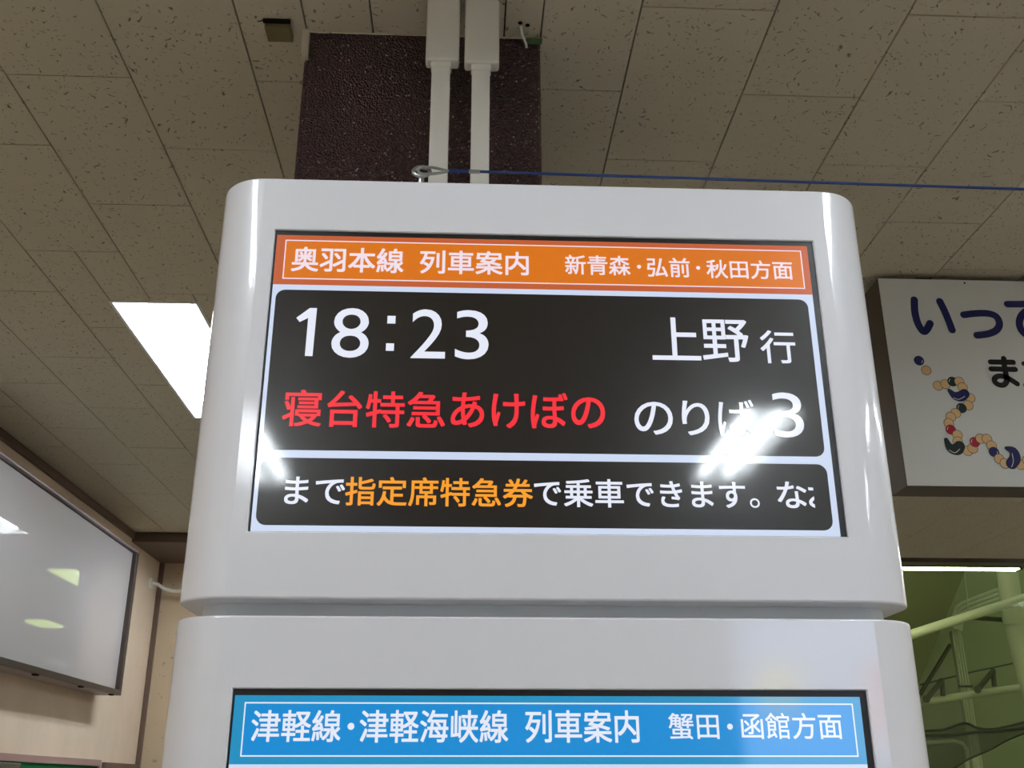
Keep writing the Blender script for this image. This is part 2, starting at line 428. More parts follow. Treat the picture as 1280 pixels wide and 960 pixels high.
# ------------------------------------------------------------------ display kiosk
D = 1.317; DS = D+.003
KX0, KX1, KB = -.369, .590, 1.905
kiosk = thing('display_kiosk', 'tall white two-screen train information display kiosk with rounded corners before the maroon column', 'display', (.11, 1.48, 0))
def outline(inset, x0=KX0, x1=KX1, y0=D, y1=KB, r=.070, rb=.02, n=12):
    x0 += inset; x1 -= inset; y0 += inset; y1 -= inset; r = max(r-inset, .002); rb = max(rb-inset, .002)
    o = []
    for cx, cy, rr, a in ((x0+r, y0+r, r, 180), (x1-r, y0+r, r, 270), (x1-rb, y1-rb, rb, 0), (x0+rb, y1-rb, rb, 90)):
        for i in range(n+1):
            t = math.radians(a+90*i/n); o.append((cx+rr*math.cos(t), cy+rr*math.sin(t)))
    return o
def housing(z0, z1, op=None, bev=.003, **kw):
    bm = nb(); rings = []
    G = 6
    prof = [(z0+bev*(1-math.sin(math.pi/2*i/G)), bev*(1-math.cos(math.pi/2*i/G))) for i in range(G, -1, -1)]
    prof += [(z1-bev*(1-math.sin(math.pi/2*i/G)), bev*(1-math.cos(math.pi/2*i/G))) for i in range(G+1)]
    for z, ins in prof:
        rings.append([bm.verts.new((x, y, z+CZ)) for x, y in outline(ins, **kw)])
    n = len(rings[0]); fi = 12      # edge 12->13 is the flat front
    for q in range(len(rings)-1):
        for i in range(n):
            j = (i+1) % n
            if q == G and i == fi and op: continue
            bm.faces.new((rings[q][i], rings[q][j], rings[q+1][j], rings[q+1][i]))
    bm.faces.new(rings[0][::-1]); bm.faces.new(rings[-1])
    if op:
        xa, xb, za, zb = op
        O = [rings[G][fi], rings[G][fi+1], rings[G+1][fi+1], rings[G+1][fi]]
        e = .0015
        I = [bm.verts.new((x, D, z+CZ)) for x, z in ((xa-e, za-e), (xb+e, za-e), (xb+e, zb+e), (xa-e, zb+e))]
        J = [bm.verts.new((x, D+e, z+CZ)) for x, z in ((xa, za), (xb, za), (xb, zb), (xa, zb))]
        K = [bm.verts.new((x, D+.02, z+CZ)) for x, z in ((xa, za), (xb, za), (xb, zb), (xa, zb))]
        for i in range(4):
            j = (i+1) % 4
            bm.faces.new((O[i], O[j], I[j], I[i])); bm.faces.new((I[i], I[j], J[j], J[i])); bm.faces.new((J[i], J[j], K[j], K[i]))
        bm.faces.new(K)
    bmesh.ops.recalc_face_normals(bm, faces=list(bm.faces))
    sharp = [set(rings[q]) for q in (0, G, G+1, 2*G+1)]
    for e in bm.edges:
        if any(e.verts[0] in r and e.verts[1] in r for r in sharp): e.smooth = False
    for q in (G,):
        for i in (fi, fi+1):
            for e in rings[q][i].link_edges:
                if e.other_vert(rings[q][i]) is rings[q+1][i]: e.smooth = False
    return bm
OPX = (-.278, .500)
link('upper_cabinet', housing(.219, .827, (OPX[0], OPX[1], .304, .742)), M['housing'], kiosk, True, 30)
link('lower_cabinet', housing(-.41, .198, (OPX[0], OPX[1], -.328, .1105), bev=.003), M['housing'], kiosk, True, 30)
link('neck', housing(.190, .224, None, .001, x0=KX0+.025, x1=KX1-.025, y0=D+.043, y1=KB-.03, r=.045), M['neck'], kiosk, True, 30)
link('pedestal', housing(-CZ+.03, -.43, None, .004), M['housing'], kiosk, True, 30)
link('neck', housing(-.435, -.405, None, .001, x0=KX0+.025, x1=KX1-.025, y0=D+.043, y1=KB-.03, r=.045), M['neck'], kiosk, True, 30)
link('foot_plate', box(nb(), KX0+.02, KX1-.02, D+.03, KB-.03, -CZ, -CZ+.032, .004), M['neck'], kiosk)

def screen(dz, head, head_edge):
    # dz shifts the layout of the upper screen down
    s = link('screen', box(nb(), OPX[0]+.001, OPX[1]-.001, DS, DS+.008, .3045+dz, .7415+dz), M['bezel'], kiosk)
    y = DS-.0004
    b = nb(); flat(b, [(-.2750, .3045+dz), (.4910, .3045+dz), (.4910, .7345+dz), (-.2750, .7345+dz)], y); link('lit_area', b, M['scr_white'], s)
    return s
def quad_px(bm, pts, Y, dz=0):
    return flat(bm, [(lambda q: (q[0], q[1]+dz))(at(px, py, Y)) for px, py in pts], Y)
Y0, Y1, Y2, Y3 = DS-.0004, DS-.0008, DS-.0012, DS-.0016
def plane_rect(px_tl, px_br):
    a = at(*px_tl, DS); c = at(*px_br, DS); return a[0], c[0], c[1], a[1]
def rect(m, s, name, x0, x1, z0, z1, Y):
    b = nb(); flat(b, [(x0, z0), (x1, z0), (x1, z1), (x0, z1)], Y); return link(name, b, m, s)
def frame_rect(m, s, name, x0, x1, z0, z1, t, Y):
    b = nb()
    for q in (((x0, z0), (x1, z0), (x1, z0+t), (x0, z0+t)), ((x0, z1-t), (x1, z1-t), (x1, z1), (x0, z1)), ((x0, z0+t), (x0+t, z0+t), (x0+t, z1-t), (x0, z1-t)), ((x1-t, z0+t), (x1, z0+t), (x1, z1-t), (x1-t, z1-t))):
        flat(b, q, Y)
    return link(name, b, m, s)
def panel(m, s, x0, x1, z0, z1, r, Y):
    b = nb(); flat(b, rrect(x0, x1, z0, z1, r), Y); return link('message_panel', b, m, s)
SC = DS/D
def layout(s, dz, head, edge):
    rect(edge, s, 'header_band', -.2750, .4910, .6560+dz, .7345+dz, Y1)
    rect(head, s, 'header_band', -.2615, .4800, .6655+dz, .7255+dz, Y2)
    frame_rect(M['scr_pink'] if dz == 0 else M['scr_text'], s, 'header_frame', -.2625, .4810, .6645+dz, .7265+dz, .0016, Y3)
    panel(M['scr_black'], s, -.2695, .4825, .4135+dz, .6480+dz, .013, Y1)
    panel(M['scr_black'], s, -.2695, .4825, .3125+dz, .4030+dz, .013, Y1)
scr1 = screen(0, None, None); layout(scr1, 0, M['scr_orange'], M['scr_orange_edge'])
DZ2 = .1105-.742
scr2 = screen(DZ2, None, None); layout(scr2, DZ2, M['scr_blue'], M['scr_blue_edge'])
scr1['label'] = 'upper display showing an orange header and a black departure panel'
scr2['label'] = 'lower display with a sky blue header'
def T(s, L, Rr, Tt, B, m, scr_, off=.018, clip=None, YY=None):
    YY = YY or DS-.0016
    mx = (L+Rr)/2; my = (Tt+B)/2
    l = at(L, my, YY)[0]; r = at(Rr, my, YY)[0]; t = at(mx, Tt, YY)[1]; bt = at(mx, B, YY)[1]
    cl = at(clip, my, YY)[0] if clip else None
    return text_mesh(s, m, scr_, YY, l, r, t, bt, off=off, clip=cl)
def dot(cx, cy, d, m, s):
    c = at(cx, cy, DS-.0016); r = d/2/F*DS
    b = nb(); flat(b, [(c[0]+r*math.cos(t*math.pi/8), c[1]+r*math.sin(t*math.pi/8)) for t in range(16)], DS-.0016); link('lettering', b, m, s)
pk, tw, rd, am = M['scr_pink'], M['scr_text'], M['scr_red'], M['scr_amber']
for a in (('奥羽本線', 365, 504.3, 310, 339.8, pk, scr1, .022), ('列車案内', 525.3, 660.4, 314, 342.6, pk, scr1, .022),
          ('新青森', 706.7, 787.5, 319.5, 343.4, pk, scr1), ('弘前', 809, 862, 322.4, 346, pk, scr1), ('秋田方面', 883.4, 990.3, 325.6, 348.3, pk, scr1),
          ('8', 415, 461.5, 385.0, 447.2, tw, scr1, .0), ('2', 514, 556.8, 386.7, 447.9, tw, scr1, .0), ('3', 569, 610.8, 387.8, 449.2, tw, scr1, .0),
          ('上', 815, 874.5, 397.3, 449.6, tw, scr1, .012), ('野', 878, 935.3, 400, 451.8, tw, scr1, .012), ('行', 950.8, 994, 413.4, 453.9, tw, scr1, .012),
          ('寝台特急', 354, 556, 488.8, 533.6, rd, scr1, .018), ('あけぼの', 564.2, 755.6, 491.2, 535, rd, scr1, .02),
          ('の', 793.3, 840.6, 502.6, 543, tw, scr1, .012), ('り', 852.8, 886.6, 501.4, 543.8, tw, scr1, .012), ('ば', 897.9, 942.6, 500, 544.6, tw, scr1, .012),
          ('3', 965.8, 1003.9, 490.8, 547, tw, scr1, .0),
          ('まで', 356.4, 430.6, 596.4, 630, tw, scr1, .018), ('指定席特急券', 432, 665.8, 597.4, 632.6, am, scr1, .018),
          ('で乗車できます', 668, 931.4, 599.8, 634.4, tw, scr1, .018), ('。', 937.5, 949.6, 623, 634.8, tw, scr1, .012), ('な', 971.9, 1008, 602.4, 634.8, tw, scr1, .018),
          ('お', 1010.8, 1046, 602.8, 634.8, tw, scr1, .018, 1017.3),
          ('津軽線', 314.5, 425.8, 888, 927, tw, scr2, .018), ('津軽海峡線', 450, 634.8, 888, 928, tw, scr2, .018), ('列車案内', 657, 798.4, 888, 928, tw, scr2, .018),
          ('蟹田', 836, 898.4, 891.6, 924, tw, scr2, .012), ('函館方面', 926.6, 1052.3, 891.4, 923.6, tw, scr2, .012)):
    T(*a)
for a in ((798.8, 333.4, 6, pk, scr1), (872.7, 334.8, 6, pk, scr1), (438.7, 907.9, 8, tw, scr2), (912.5, 908.3, 7, tw, scr2)): dot(*a)
b = nb()
quad_px(b, [(484.5, 394.7), (494.6, 394.9), (494.2, 404.5), (484, 404.3)], Y3); quad_px(b, [(482.6, 429), (492.7, 429.2), (492.2, 438.6), (482.1, 438.4)], Y3)
link('lettering', b, tw, scr1)
b = nb(); quad_px(b, [(387.5, 384.9), (396.3, 385), (390.6, 445.2), (381, 444.9), (385.2, 397.5), (374.6, 402.5), (370.4, 397.2)][::1], Y3)
link('lettering', b, tw, scr1)

# ------------------------------------------------------------------ cable ducts on the column
def cable_duct(x0, x1, bx0, bx1, zb, label):
    t = thing('cable_duct', label, 'cable duct', ((x0+x1)/2, 1.856, CZ+.828), 'white cable ducts above the kiosk')
    link('duct_cover', box(nb(), x0, x1, 1.846, 1.866, .828, H-.01, .003), M['duct'], t, True)
    link('collar', box(nb(), x0-.002, x1+.002, 1.8445, 1.8675, zb-.014, zb+.004, .002), M['duct'], t, True)
    link('junction_box', box(nb(), bx0, bx1, 1.838, 1.872, zb, H-.002, .006, 3), M['duct'], t, True)
cable_duct(-.0885, -.0485, -.1025, -.0300, 1.460, 'left white cable duct with a square box between kiosk and ceiling')
cable_duct(-.0020, .0372, -.0185, .0570, 1.456, 'right white cable duct with a square box between kiosk and ceiling')

# small items at the ceiling
t = thing('ceiling_sensor', 'small olive brown box on the ceiling left of the maroon column', 'sensor', (-.45, 1.95, H+CZ))
link('body', box(nb(), -.476, -.418, 1.935, 1.985, 1.612, H, .002), M['sensor'], t)
link('top_plate', box(nb(), -.479, -.417, 1.925, 1.934, 1.622, H, .001), M['black'], t)
link('wire_stub', tube(nb(), [(-.478, 1.93, 1.628+CZ), (-.484, 1.922, 1.618+CZ), (-.487, 1.915, 1.612+CZ)], .0012, 6), M['black'], t)
t = thing('wall_hook', 'small pale hook with green plate at the top right of the maroon column', 'hook', (.115, 1.95, H+CZ))
link('rod', tube(nb(), [(.108, 1.925, 1.629+CZ), (.112, 1.94, 1.618+CZ), (.122, 1.955, 1.605+CZ), (.124, 1.965, 1.602+CZ)], .003, 8), M['duct'], t, True)
link('plate', box(nb(), .124, .160, 1.955, 1.9662, 1.612, 1.622, .001), mat('green_patch', (86, 110, 76), .7, .2), t)
bm = nb()
for cx, cy in ((.107, 1.914), (.124, 1.921)):
    bmesh.ops.create_cone(bm, cap_ends=True, segments=10, radius1=.0055, radius2=.0045, depth=.0016, matrix=Matrix.Translation((cx, cy, H+CZ-.0012)))
link('screw_hole', bm, M['black'], t)

# ------------------------------------------------------------------ wire rope with eye bolt
EY = 1.372
t = thing('wire_rope', 'blue coated wire rope hooked to an eye bolt on top of the white kiosk', 'wire', (-.09, EY, .827+CZ))
c = at3(527, 214.5, EY)
bm = nb()
tube(bm, [c+Vector((.0125*math.cos(a), .004*math.sin(a), .0105*math.sin(a))) for a in [2*math.pi*i/24 for i in range(24)]], .0032, 10, closed=True)
tube(bm, [(c.x, EY, .8275+CZ), (c.x, EY, c.z-.010)], .0045, 10)
bmesh.ops.create_cone(bm, cap_ends=True, segments=20, radius1=.010, radius2=.010, depth=.003, matrix=Matrix.Translation((c.x, EY, .8290+CZ)))
link('eye_bolt', bm, M['steel'], t, True)
p0 = at3(530, 213, EY-.006); p1 = at3(561, 214, EY-.004)
bm = nb(); N = 20; pts = []
for i in range(N+1):
    u = i/N; a = math.pi*(u-.5)
    if u < .3: q = p1.lerp(p0, u/.3); dz = .0065*math.sin(u/.3*math.pi/2)
    elif u > .7: q = p1.lerp(p0, (1-u)/.3); dz = -.0065*math.sin((1-u)/.3*math.pi/2)
    else:
        f = (u-.3)/.4; q = p0+Vector((-.009*math.sin(f*math.pi), 0, 0)); dz = .0065*math.cos(f*math.pi)
    pts.append(q+Vector((0, 0, dz)))
tube(bm, pts, .0022, 8); link('thimble', bm, M['steel'], t, True)
pa, pb = at3(560, 213.6, EY-.004), at3(586, 214.2, EY-.003)
bm = nb(); tube(bm, [pa+Vector((0, 0, .0018)), pb+Vector((0, 0, .0012))], .0016, 8); tube(bm, [pa-Vector((0, 0, .0018)), pb-Vector((0, 0, .0012))], .0016, 8)
link('wire_loop', bm, M['wire'], t, True)
bm = nb(); tube(bm, [pb, at3(600, 214.6, EY-.003)], .0032, 10); link('ferrule', bm, M['steel'], t, True)
q0, q1 = at3(598, 214.5, EY-.003), at3(1280, 236.5, EY+.03)
dd = (q1-q0)
q2 = q0+dd*((XR-q0.x)/dd.x)
bm = nb(); tube(bm, [q0+(q2-q0)*(i/12) for i in range(13)], .0023, 8); link('wire', bm, M['wire'], t, True)

# ------------------------------------------------------------------ hanging sign with beads
SY = 3.10; SX0, SX1 = 1.3845, 4.05; SZ0, SZ1 = .879, 1.6085
sign = thing('hanging_sign', 'white hanging sign with navy lettering and a string of printed beads', 'sign', (2.6, SY+.07, SZ1+CZ))
link('casing', box(nb(), SX0, SX1, SY+.002, SY+.125, SZ0, SZ1, .002, 1), M['sign_edge'], sign)
face = link('sign_face', box(nb(), SX0+.0015, SX1-.0015, SY-.001, SY+.002, SZ0+.002, SZ1-.001), M['sign_face'], sign)
for x in (1.56, 3.9):
    b = box(nb(), x-.028, x+.028, SY+.03, SY+.07, SZ1+.016, H-.0005, .001); box(b, x-.006, x+.006, SY+.045, SY+.057, SZ1, SZ1+.017)
    link('bracket', b, M['dark_frame'], sign)
def S2(px, py): return at(px, py, SY)
PXM = SY/ (F*.93)              # metres per pixel on the sign, near enough for stroke widths
def disc(bm, cx, cz, r, Y, n=20):
    flat(bm, [(cx+r*math.cos(2*math.pi*i/n), cz+r*math.sin(2*math.pi*i/n)) for i in range(n)], Y)
def smooth_path(pts, n=6):
    out = []
    P = [pts[0]]+list(pts)+[pts[-1]]
    for i in range(1, len(P)-2):
        for k in range(n):
            t_ = k/n; out.append(tuple(.5*((2*P[i][j])+(-P[i-1][j]+P[i+1][j])*t_+(2*P[i-1][j]-5*P[i][j]+4*P[i+1][j]-P[i+2][j])*t_*t_+(-P[i-1][j]+3*P[i][j]-3*P[i+1][j]+P[i+2][j])*t_**3) for j in range(len(pts[0]))))
    out.append(tuple(pts[-1])); return out
def stroke(bm, pts, Y, r=None, step=[0]):
    "round-ended printed stroke: pts (px,py,rpx)"
    q = smooth_path([p if len(p) == 3 else (p[0], p[1], r) for p in pts])
    C = [(S2(a, b_), rr*PXM) for a, b_, rr in q]
    n = len(C); Lp, Rp = [], []
    for i, ((x, z), rr) in enumerate(C):
        (xa, za), _ = C[max(i-1, 0)]; (xb, zb), _ = C[min(i+1, n-1)]
        d = math.hypot(xb-xa, zb-za) or 1e-9; nx, nz = -(zb-za)/d, (xb-xa)/d
        Lp.append((x+nx*rr, z+nz*rr)); Rp.append((x-nx*rr, z-nz*rr))
    for i in range(n-1):
        flat(bm, [Lp[i], Lp[i+1], Rp[i+1], Rp[i]], Y)
    for i in (0, n-1): disc(bm, C[i][0][0], C[i][0][1], C[i][1], Y-.00008)
YS = SY-.0016
bm = nb()
stroke(bm, [(1142.6, 375), (1143.3, 390), (1146.5, 403), (1151, 411.5), (1155, 414.8), (1159, 411), (1162.3, 404.5)], YS, 4.9)
link('lettering', bm, M['navy'], face); bm = nb()
stroke(bm, [(1174.5, 377), (1180, 388), (1185, 400), (1189.8, 412.6)], YS-.0001, 4.9)
link('lettering', bm, M['navy'], face); bm = nb()
stroke(bm, [(1204.4, 393.8), (1220, 392), (1235, 392.2), (1245, 396), (1249, 405), (1245, 413), (1235, 417.5), (1221, 419.4)], YS-.0002, 4.8)
link('lettering', bm, M['navy'], face); bm = nb()
stroke(bm, [(1259, 380.5), (1280, 380.3), (1312, 379)], YS-.0003, 4.8)
stroke(bm, [(1308, 380), (1290, 385), (1278, 393), (1273.8, 403), (1277, 414), (1288, 422), (1300, 424)], YS-.0004, 4.8)
link('lettering', bm, M['navy'], face)
bm = nb()
stroke(bm, [(1238, 452.7), (1266, 453)], YS, 3.6); stroke(bm, [(1238.8, 461.4), (1268.6, 462)], YS-.0001, 3.6)
stroke(bm, [(1254.3, 448.3), (1255.5, 460), (1257.5, 470), (1258.3, 476), (1255, 481), (1249.5, 481.5), (1244, 478.5), (1243, 473.5), (1248, 470.3), (1257, 471.5), (1264, 475.5), (1271, 480)], YS-.0002, 3.6)
link('lettering', bm, M['blackp'], face); bm = nb()
stroke(bm, [(1279.5, 455), (1306, 455.5)], YS-.0003, 3.3); stroke(bm, [(1293, 449), (1289, 465), (1282, 482)], YS-.0004, 3.3)
link('lettering', bm, M['blackp'], face); bm = nb()
stroke(bm, [(1297, 466), (1308, 465.5)], YS-.0003, 3.1); link('lettering', bm, M['blackp'], face); bm = nb()
stroke(bm, [(1296, 476), (1300, 480.5), (1309, 480)], YS-.0003, 3.1)
link('lettering', bm, M['blackp'], face)
def c8(x, y): return 1140+x/6.857, 460+y/6.857
beads = [('t', 222, 153), ('t', 285, 140), ('g', 345, 118), ('t', 403, 118), ('t', 432, 167), ('t', 497, 258), ('t', 480, 322), ('g', 422, 345), ('t', 373, 388), ('t', 330, 420), ('t', 313, 475), ('r', 330, 530), ('t', 387, 575), ('t', 390, 632),
         ('t', 475, 712), ('t', 518, 690), ('r', 535, 637), ('t', 585, 607), ('t', 640, 610), ('t', 680, 667), ('b', 700, 722), ('t', 745, 780), ('t', 795, 820), ('t', 925, 830), ('t', 985, 795), ('t', 1040, 760)]
bcol = {'t': M['bead_tan'], 'g': M['bead_green'], 'r': M['bead_red'], 'b': M['navy']}
def bead(px, py, c_, k, r=6.7):
    Y = YS-.00004*k
    x, z = S2(px, py)
    b = nb(); disc(b, x, z, r*PXM, Y); link('printed_bead_outline', b, M['bead_line'] if c_ in 'tr' else M['blackp'], face)
    b = nb(); disc(b, x, z, (r-.65)*PXM, Y-.00002); link('printed_bead', b, bcol[c_], face)
    if c_ != 't':
        b = nb(); sgn = -1 if c_ in 'gr' else 1
        a0 = 2.2 if sgn < 0 else -.9
        pts = [(x+(r-2.0)*PXM*math.cos(a0+i*.22), z+(r-2.0)*PXM*math.sin(a0+i*.22)) for i in range(6)]
        pts += [(x+(r-2.8)*PXM*math.cos(a0+i*.22), z+(r-2.8)*PXM*math.sin(a0+i*.22)) for i in range(5, -1, -1)]
        flat(b, pts, Y-.00003); link('printed_highlight', b, M['bead_white'], face)
k = 0
for c_, x, y in beads: bead(*c8(x, y), c_, k); k += 1
bead(1148.5, 451, 'b', 0); bead(1157.5, 463.1, 't', 1)
for m_, pp in ((M['navy'], [(448, 222, 38), (415, 245, 42), (365, 240, 30), (318, 195, 11)]), (M['bead_green'], [(405, 672, 42), (380, 700, 46), (325, 685, 32), (290, 618, 14)]), (M['navy'], [(850, 822, 44), (880, 775, 44), (865, 715, 32), (808, 690, 12)])):
    P = [(*c8(x, y), r/6.857) for x, y, r in pp]
    b = nb(); q = smooth_path(P, 5)
    for i, (x, y, r) in enumerate(q): disc(b, *S2(x, y), (r+.8)*PXM, YS-.0011-.000004*i, 18)
    link('printed_comma_bead_outline', b, M['blackp'], face)
    b = nb()
    for i, (x, y, r) in enumerate(q): disc(b, *S2(x, y), r*PXM, YS-.0013-.000004*i, 18)
    link('printed_comma_bead', b, m_, face)
    b = nb(); stroke(b, [(x+(-.35*r if i != 0 else 0), y+.62*r, .45) for i, (x, y, r) in enumerate(P)][:3], YS-.0015); link('printed_highlight', b, M['bead_white'], face)
b = nb(); disc(b, *S2(1205.5, 354), .0035, YS); link('rivet', b, M['blackp'], face)

# ------------------------------------------------------------------ left wall
bx = -2.12
board = thing('light_board', 'long white glossy lightbox board with dark frame high on the left wall', 'board', (XL, 5.3, 1.0+CZ))
BY0, BY1, BZ0, BZ1 = 3.7, 6.81, .527, 1.425
link('case', box(nb(), XL+.0005, bx-.03, BY0+.002, BY1-.002, BZ0+.001, BZ1-.002, .003), M['grey_frame'], board)
tk = .030
for (ya, yb, za, zb, mm) in ((BY0, BY1, BZ0, BZ0+tk, 'dark_frame'), (BY0, BY1, BZ1-.012, BZ1, 'grey_frame'), (BY0, BY0+tk, BZ0+tk, BZ1-.012, 'dark_frame'), (BY1-.05, BY1, BZ0+tk, BZ1-.012, 'dark_frame')):  # top rail lighter: light on its underside put into the colour
    link('frame_rail', box(nb(), bx-.034, bx, ya, yb, za, zb, .0015, 1), M[mm], board)
link('gasket', box(nb(), bx-.030, bx-.0245, BY0+tk, BY1-.05, BZ1-.018, BZ1-.0121), M['dark_frame'], board)
link('face_panel', box(nb(), bx-.031, bx-.027, BY0+tk, BY1-.05, BZ0+tk, BZ1-.018), M['acrylic'], board)
for px, py in ((22, 843), (88, 858), (139, 868)):
    d = R @ Vector(((px-640)/F, -(py-480)/F, -1)); d *= (BZ0-.002)/d.z
    link('clip', box(nb(), bx-.035, bx-.012, d.y-.02, d.y+.02, BZ0-.008, BZ0+.001, .001), M['black'], board)
nbd = thing('notice_board', 'green felt notice board with pinkish brown frame low on the left wall', 'notice board', (XL, 5.6, .15+CZ))
link('felt_panel', box(nb(), XL+.0005, XL+.014, 4.3, 7.00, -.9, .118), M['felt'], nbd)
bm = nb()
for (ya, yb, za, zb) in ((4.27, 7.025, .118, .156), (4.27, 7.025, -.94, -.9), (4.27, 4.3, -.9, .118), (7.0, 7.025, -.9, .118)): box(bm, XL+.0005, XL+.026, ya, yb, za, zb, .002, 1)
link('frame', bm, M['trim_pink'], nbd)
t = thing('paper_clip', 'grey metal clip on the green notice board frame at the left edge', 'clip', (XL+.03, 5.55, .14+CZ))
link('body', box(nb(), XL+.0265, XL+.044, 5.40, 5.72, .078, .112, .004), M['steel'], t)
link('paper', box(nb(), XL+.028, XL+.031, 5.42, 5.70, -.06, .077), M['dark_panel'], t)
pb_ = thing('framed_panel', 'dark panel in a brown frame at the far end of the left wall', 'panel', (XL, 7.45, .1+CZ))
link('inner_panel', box(nb(), XL+.0005, XL+.012, 7.15, 7.79, -.9, .105), M['dark_panel'], pb_)
bm = nb()
for (ya, yb, za, zb) in ((7.11, 7.82, .105, .145), (7.11, 7.82, -.94, -.9), (7.11, 7.15, -.9, .105), (7.79, 7.82, -.9, .105)): box(bm, XL+.0005, XL+.024, ya, yb, za, zb, .002, 1)
link('frame', bm, M['trim'], pb_)
t = thing('conduit_pipe', 'thin white conduit from a round flange running along the concrete far wall', 'pipe', (XL, 7.68, 1.36+CZ))
bm = nb(); bmesh.ops.create_cone(bm, cap_ends=True, segments=20, radius1=.042, radius2=.036, depth=.018, matrix=Matrix.Translation((XL+.0095, 7.66, 1.375+CZ)) @ Matrix.Rotation(math.pi/2, 4, 'Y'))
link('flange', bm, M['duct'], t, True)
link('pipe', tube(nb(), [(XL+.015, 7.66, 1.375+CZ), (XL+.05, 7.67, 1.372+CZ), (XL+.09, 7.70, 1.345+CZ), (XL+.14, 7.73, 1.335+CZ), (XL+.3, 7.735, 1.335+CZ), (-1.55, 7.735, 1.335+CZ)], .013, 10), M['duct'], t, True)
bm = nb()
for x in (-2.0, -1.62): box(bm, x-.01, x+.01, 7.72, YF-.0005, 1.318, 1.352, .002, 1)
link('clamp', bm, M['duct'], t)

# ------------------------------------------------------------------ far window and the hall beyond
win = struct(link('window_1', box(nb(), -1.5, XR, YF-.10, YF+.10, 1.598, H, .002), M['dark_frame']))
bm = nb(); box(bm, -1.5, XR, YF-.03, YF+.10, -.75, -.69); box(bm, -1.5, -1.44, YF-.03, YF+.08, -.69, 1.598); box(bm, XR-.06, XR, YF-.03, YF+.08, -.69, 1.598)
link('window_frame', bm, M['dark_frame'], win)
link('glass_pane', box(nb(), -1.44, XR-.06, YF+.02, YF+.026, -.69, 1.598), M['glass'], win)
struct(link('floor', box(nb(), -4, 9.5, YF+.2, 13, -CZ-.1, -CZ), M['hall_floor']))
struct(link('wall_hall', box(nb(), -4, 9.5, 11.0, 11.2, -CZ, 4.0), M['hall_wall']))
struct(link('ceiling', box(nb(), -4, 9.5, YF+.2, 11.2, 4.0, 4.15), M['hall_wall']))
# stair soffit: sloping slab
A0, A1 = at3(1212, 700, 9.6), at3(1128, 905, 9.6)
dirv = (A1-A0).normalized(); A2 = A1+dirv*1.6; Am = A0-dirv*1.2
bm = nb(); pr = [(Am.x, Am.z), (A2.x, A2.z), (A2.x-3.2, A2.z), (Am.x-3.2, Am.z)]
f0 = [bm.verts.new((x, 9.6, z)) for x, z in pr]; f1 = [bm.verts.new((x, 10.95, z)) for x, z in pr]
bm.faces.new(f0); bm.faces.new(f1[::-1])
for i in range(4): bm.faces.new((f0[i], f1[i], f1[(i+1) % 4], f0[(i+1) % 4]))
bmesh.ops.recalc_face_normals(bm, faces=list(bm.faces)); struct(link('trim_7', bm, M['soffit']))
# lamp above the glass in the hall
t = thing('batten_lamp', 'long bright fluorescent batten lamp at the top of the green tinted window', 'lamp', (3.4, 8.3, 1.75+CZ))
yl = 8.25; z1 = at(1200, 709.5, yl)[1]; xe = at(1272, 709, yl)[0]
link('batten', box(nb(), 1.9, xe+.02, yl-.045, yl+.045, z1+.05, z1+.10, .004), M['bracket'], t)
for s in (0, 1): link('lamp_tube', tube(nb(), [(1.95, yl-.028+.06*s, z1+CZ+.006-.012*s), (xe, yl-.028+.06*s, z1+CZ+.006-.012*s)], .013, 10), M['tube_off'], t, True)
for x in (1.94, xe+.008): link('lamp_socket', box(nb(), x-.012, x+.012, yl-.045, yl+.045, z1-.022, z1+.052, .003), M['dark_frame'], t)
# suspended so that it does not float
link('hanger_rod', tube(nb(), [(2.4, yl, z1+.1+CZ), (2.4, yl, 4.0+CZ)], .006, 8), M['bracket'], t); link('hanger_rod', tube(nb(), [(xe-.4, yl, z1+.1+CZ), (xe-.4, yl, 4.0+CZ)], .006, 8), M['bracket'], t)
for k, (x, y, z) in enumerate(((-1.15, 8.5, 1.62), (-.62, 9.5, 1.36))):
    t = thing('diffuser_lamp', 'greenish diffuser lamp in the hall, ' + ('nearer' if k == 0 else 'farther') + ' one mirrored in the light board', 'lamp', (x, y+.4, z+CZ))
    link('housing', box(nb(), x, x+.22, y, y+.8-.4*k, z+.02, z+.08, .004), M['bracket'], t)
    link('diffuser', box(nb(), x+.01, x+.21, y+.01, y+.79-.4*k, z, z+.0199, .002), M['diffuser'], t)
    link('hanger_rod', tube(nb(), [(x+.11, y+.25, z+.08+CZ), (x+.11, y+.25, 4.0+CZ)], .006, 8), M['bracket'], t)
# unseen fill lamps added overhead to light the hall
for i, x in enumerate((3.2, 6.5)):
    t = thing('hall_fill_lamp', 'added unseen fill lamp over the hall beyond the window, ' + ('left' if i == 0 else 'right') + ' one', 'lamp', (x, 9.3, 4.0+CZ))
    link('batten', box(nb(), x-.6, x+.6, 9.25, 9.35, 3.93, 4.0, .004), M['reflector'], t)
    link('lamp_tube', tube(nb(), [(x-.6, 9.3, 3.9+CZ), (x+.6, 9.3, 3.9+CZ)], .02, 10), M['tube'], t, True)
def pipe_px(name, pts, rad, m, label, cat, group=None, n=12):
    P = [at3(*p) for p in pts]
    o = link(name, tube(nb(), P, rad, n), m, None, True); return tag(o, label, cat, group)
pipe_px('horizontal_pipe', [(1060, 818, 8.9), (1140, 793, 9.0), (1205, 772, 9.1), (1280, 748, 9.2), (1360, 722, 9.3)], .042, M['pipe'], 'pale green pipe slanting across the hall in front of the trunking', 'pipe')
t = thing('drain_pipe', 'thick pale vertical pipe with a socket joint at the right edge beyond the window', 'pipe', at3(1262, 800, 9.6))
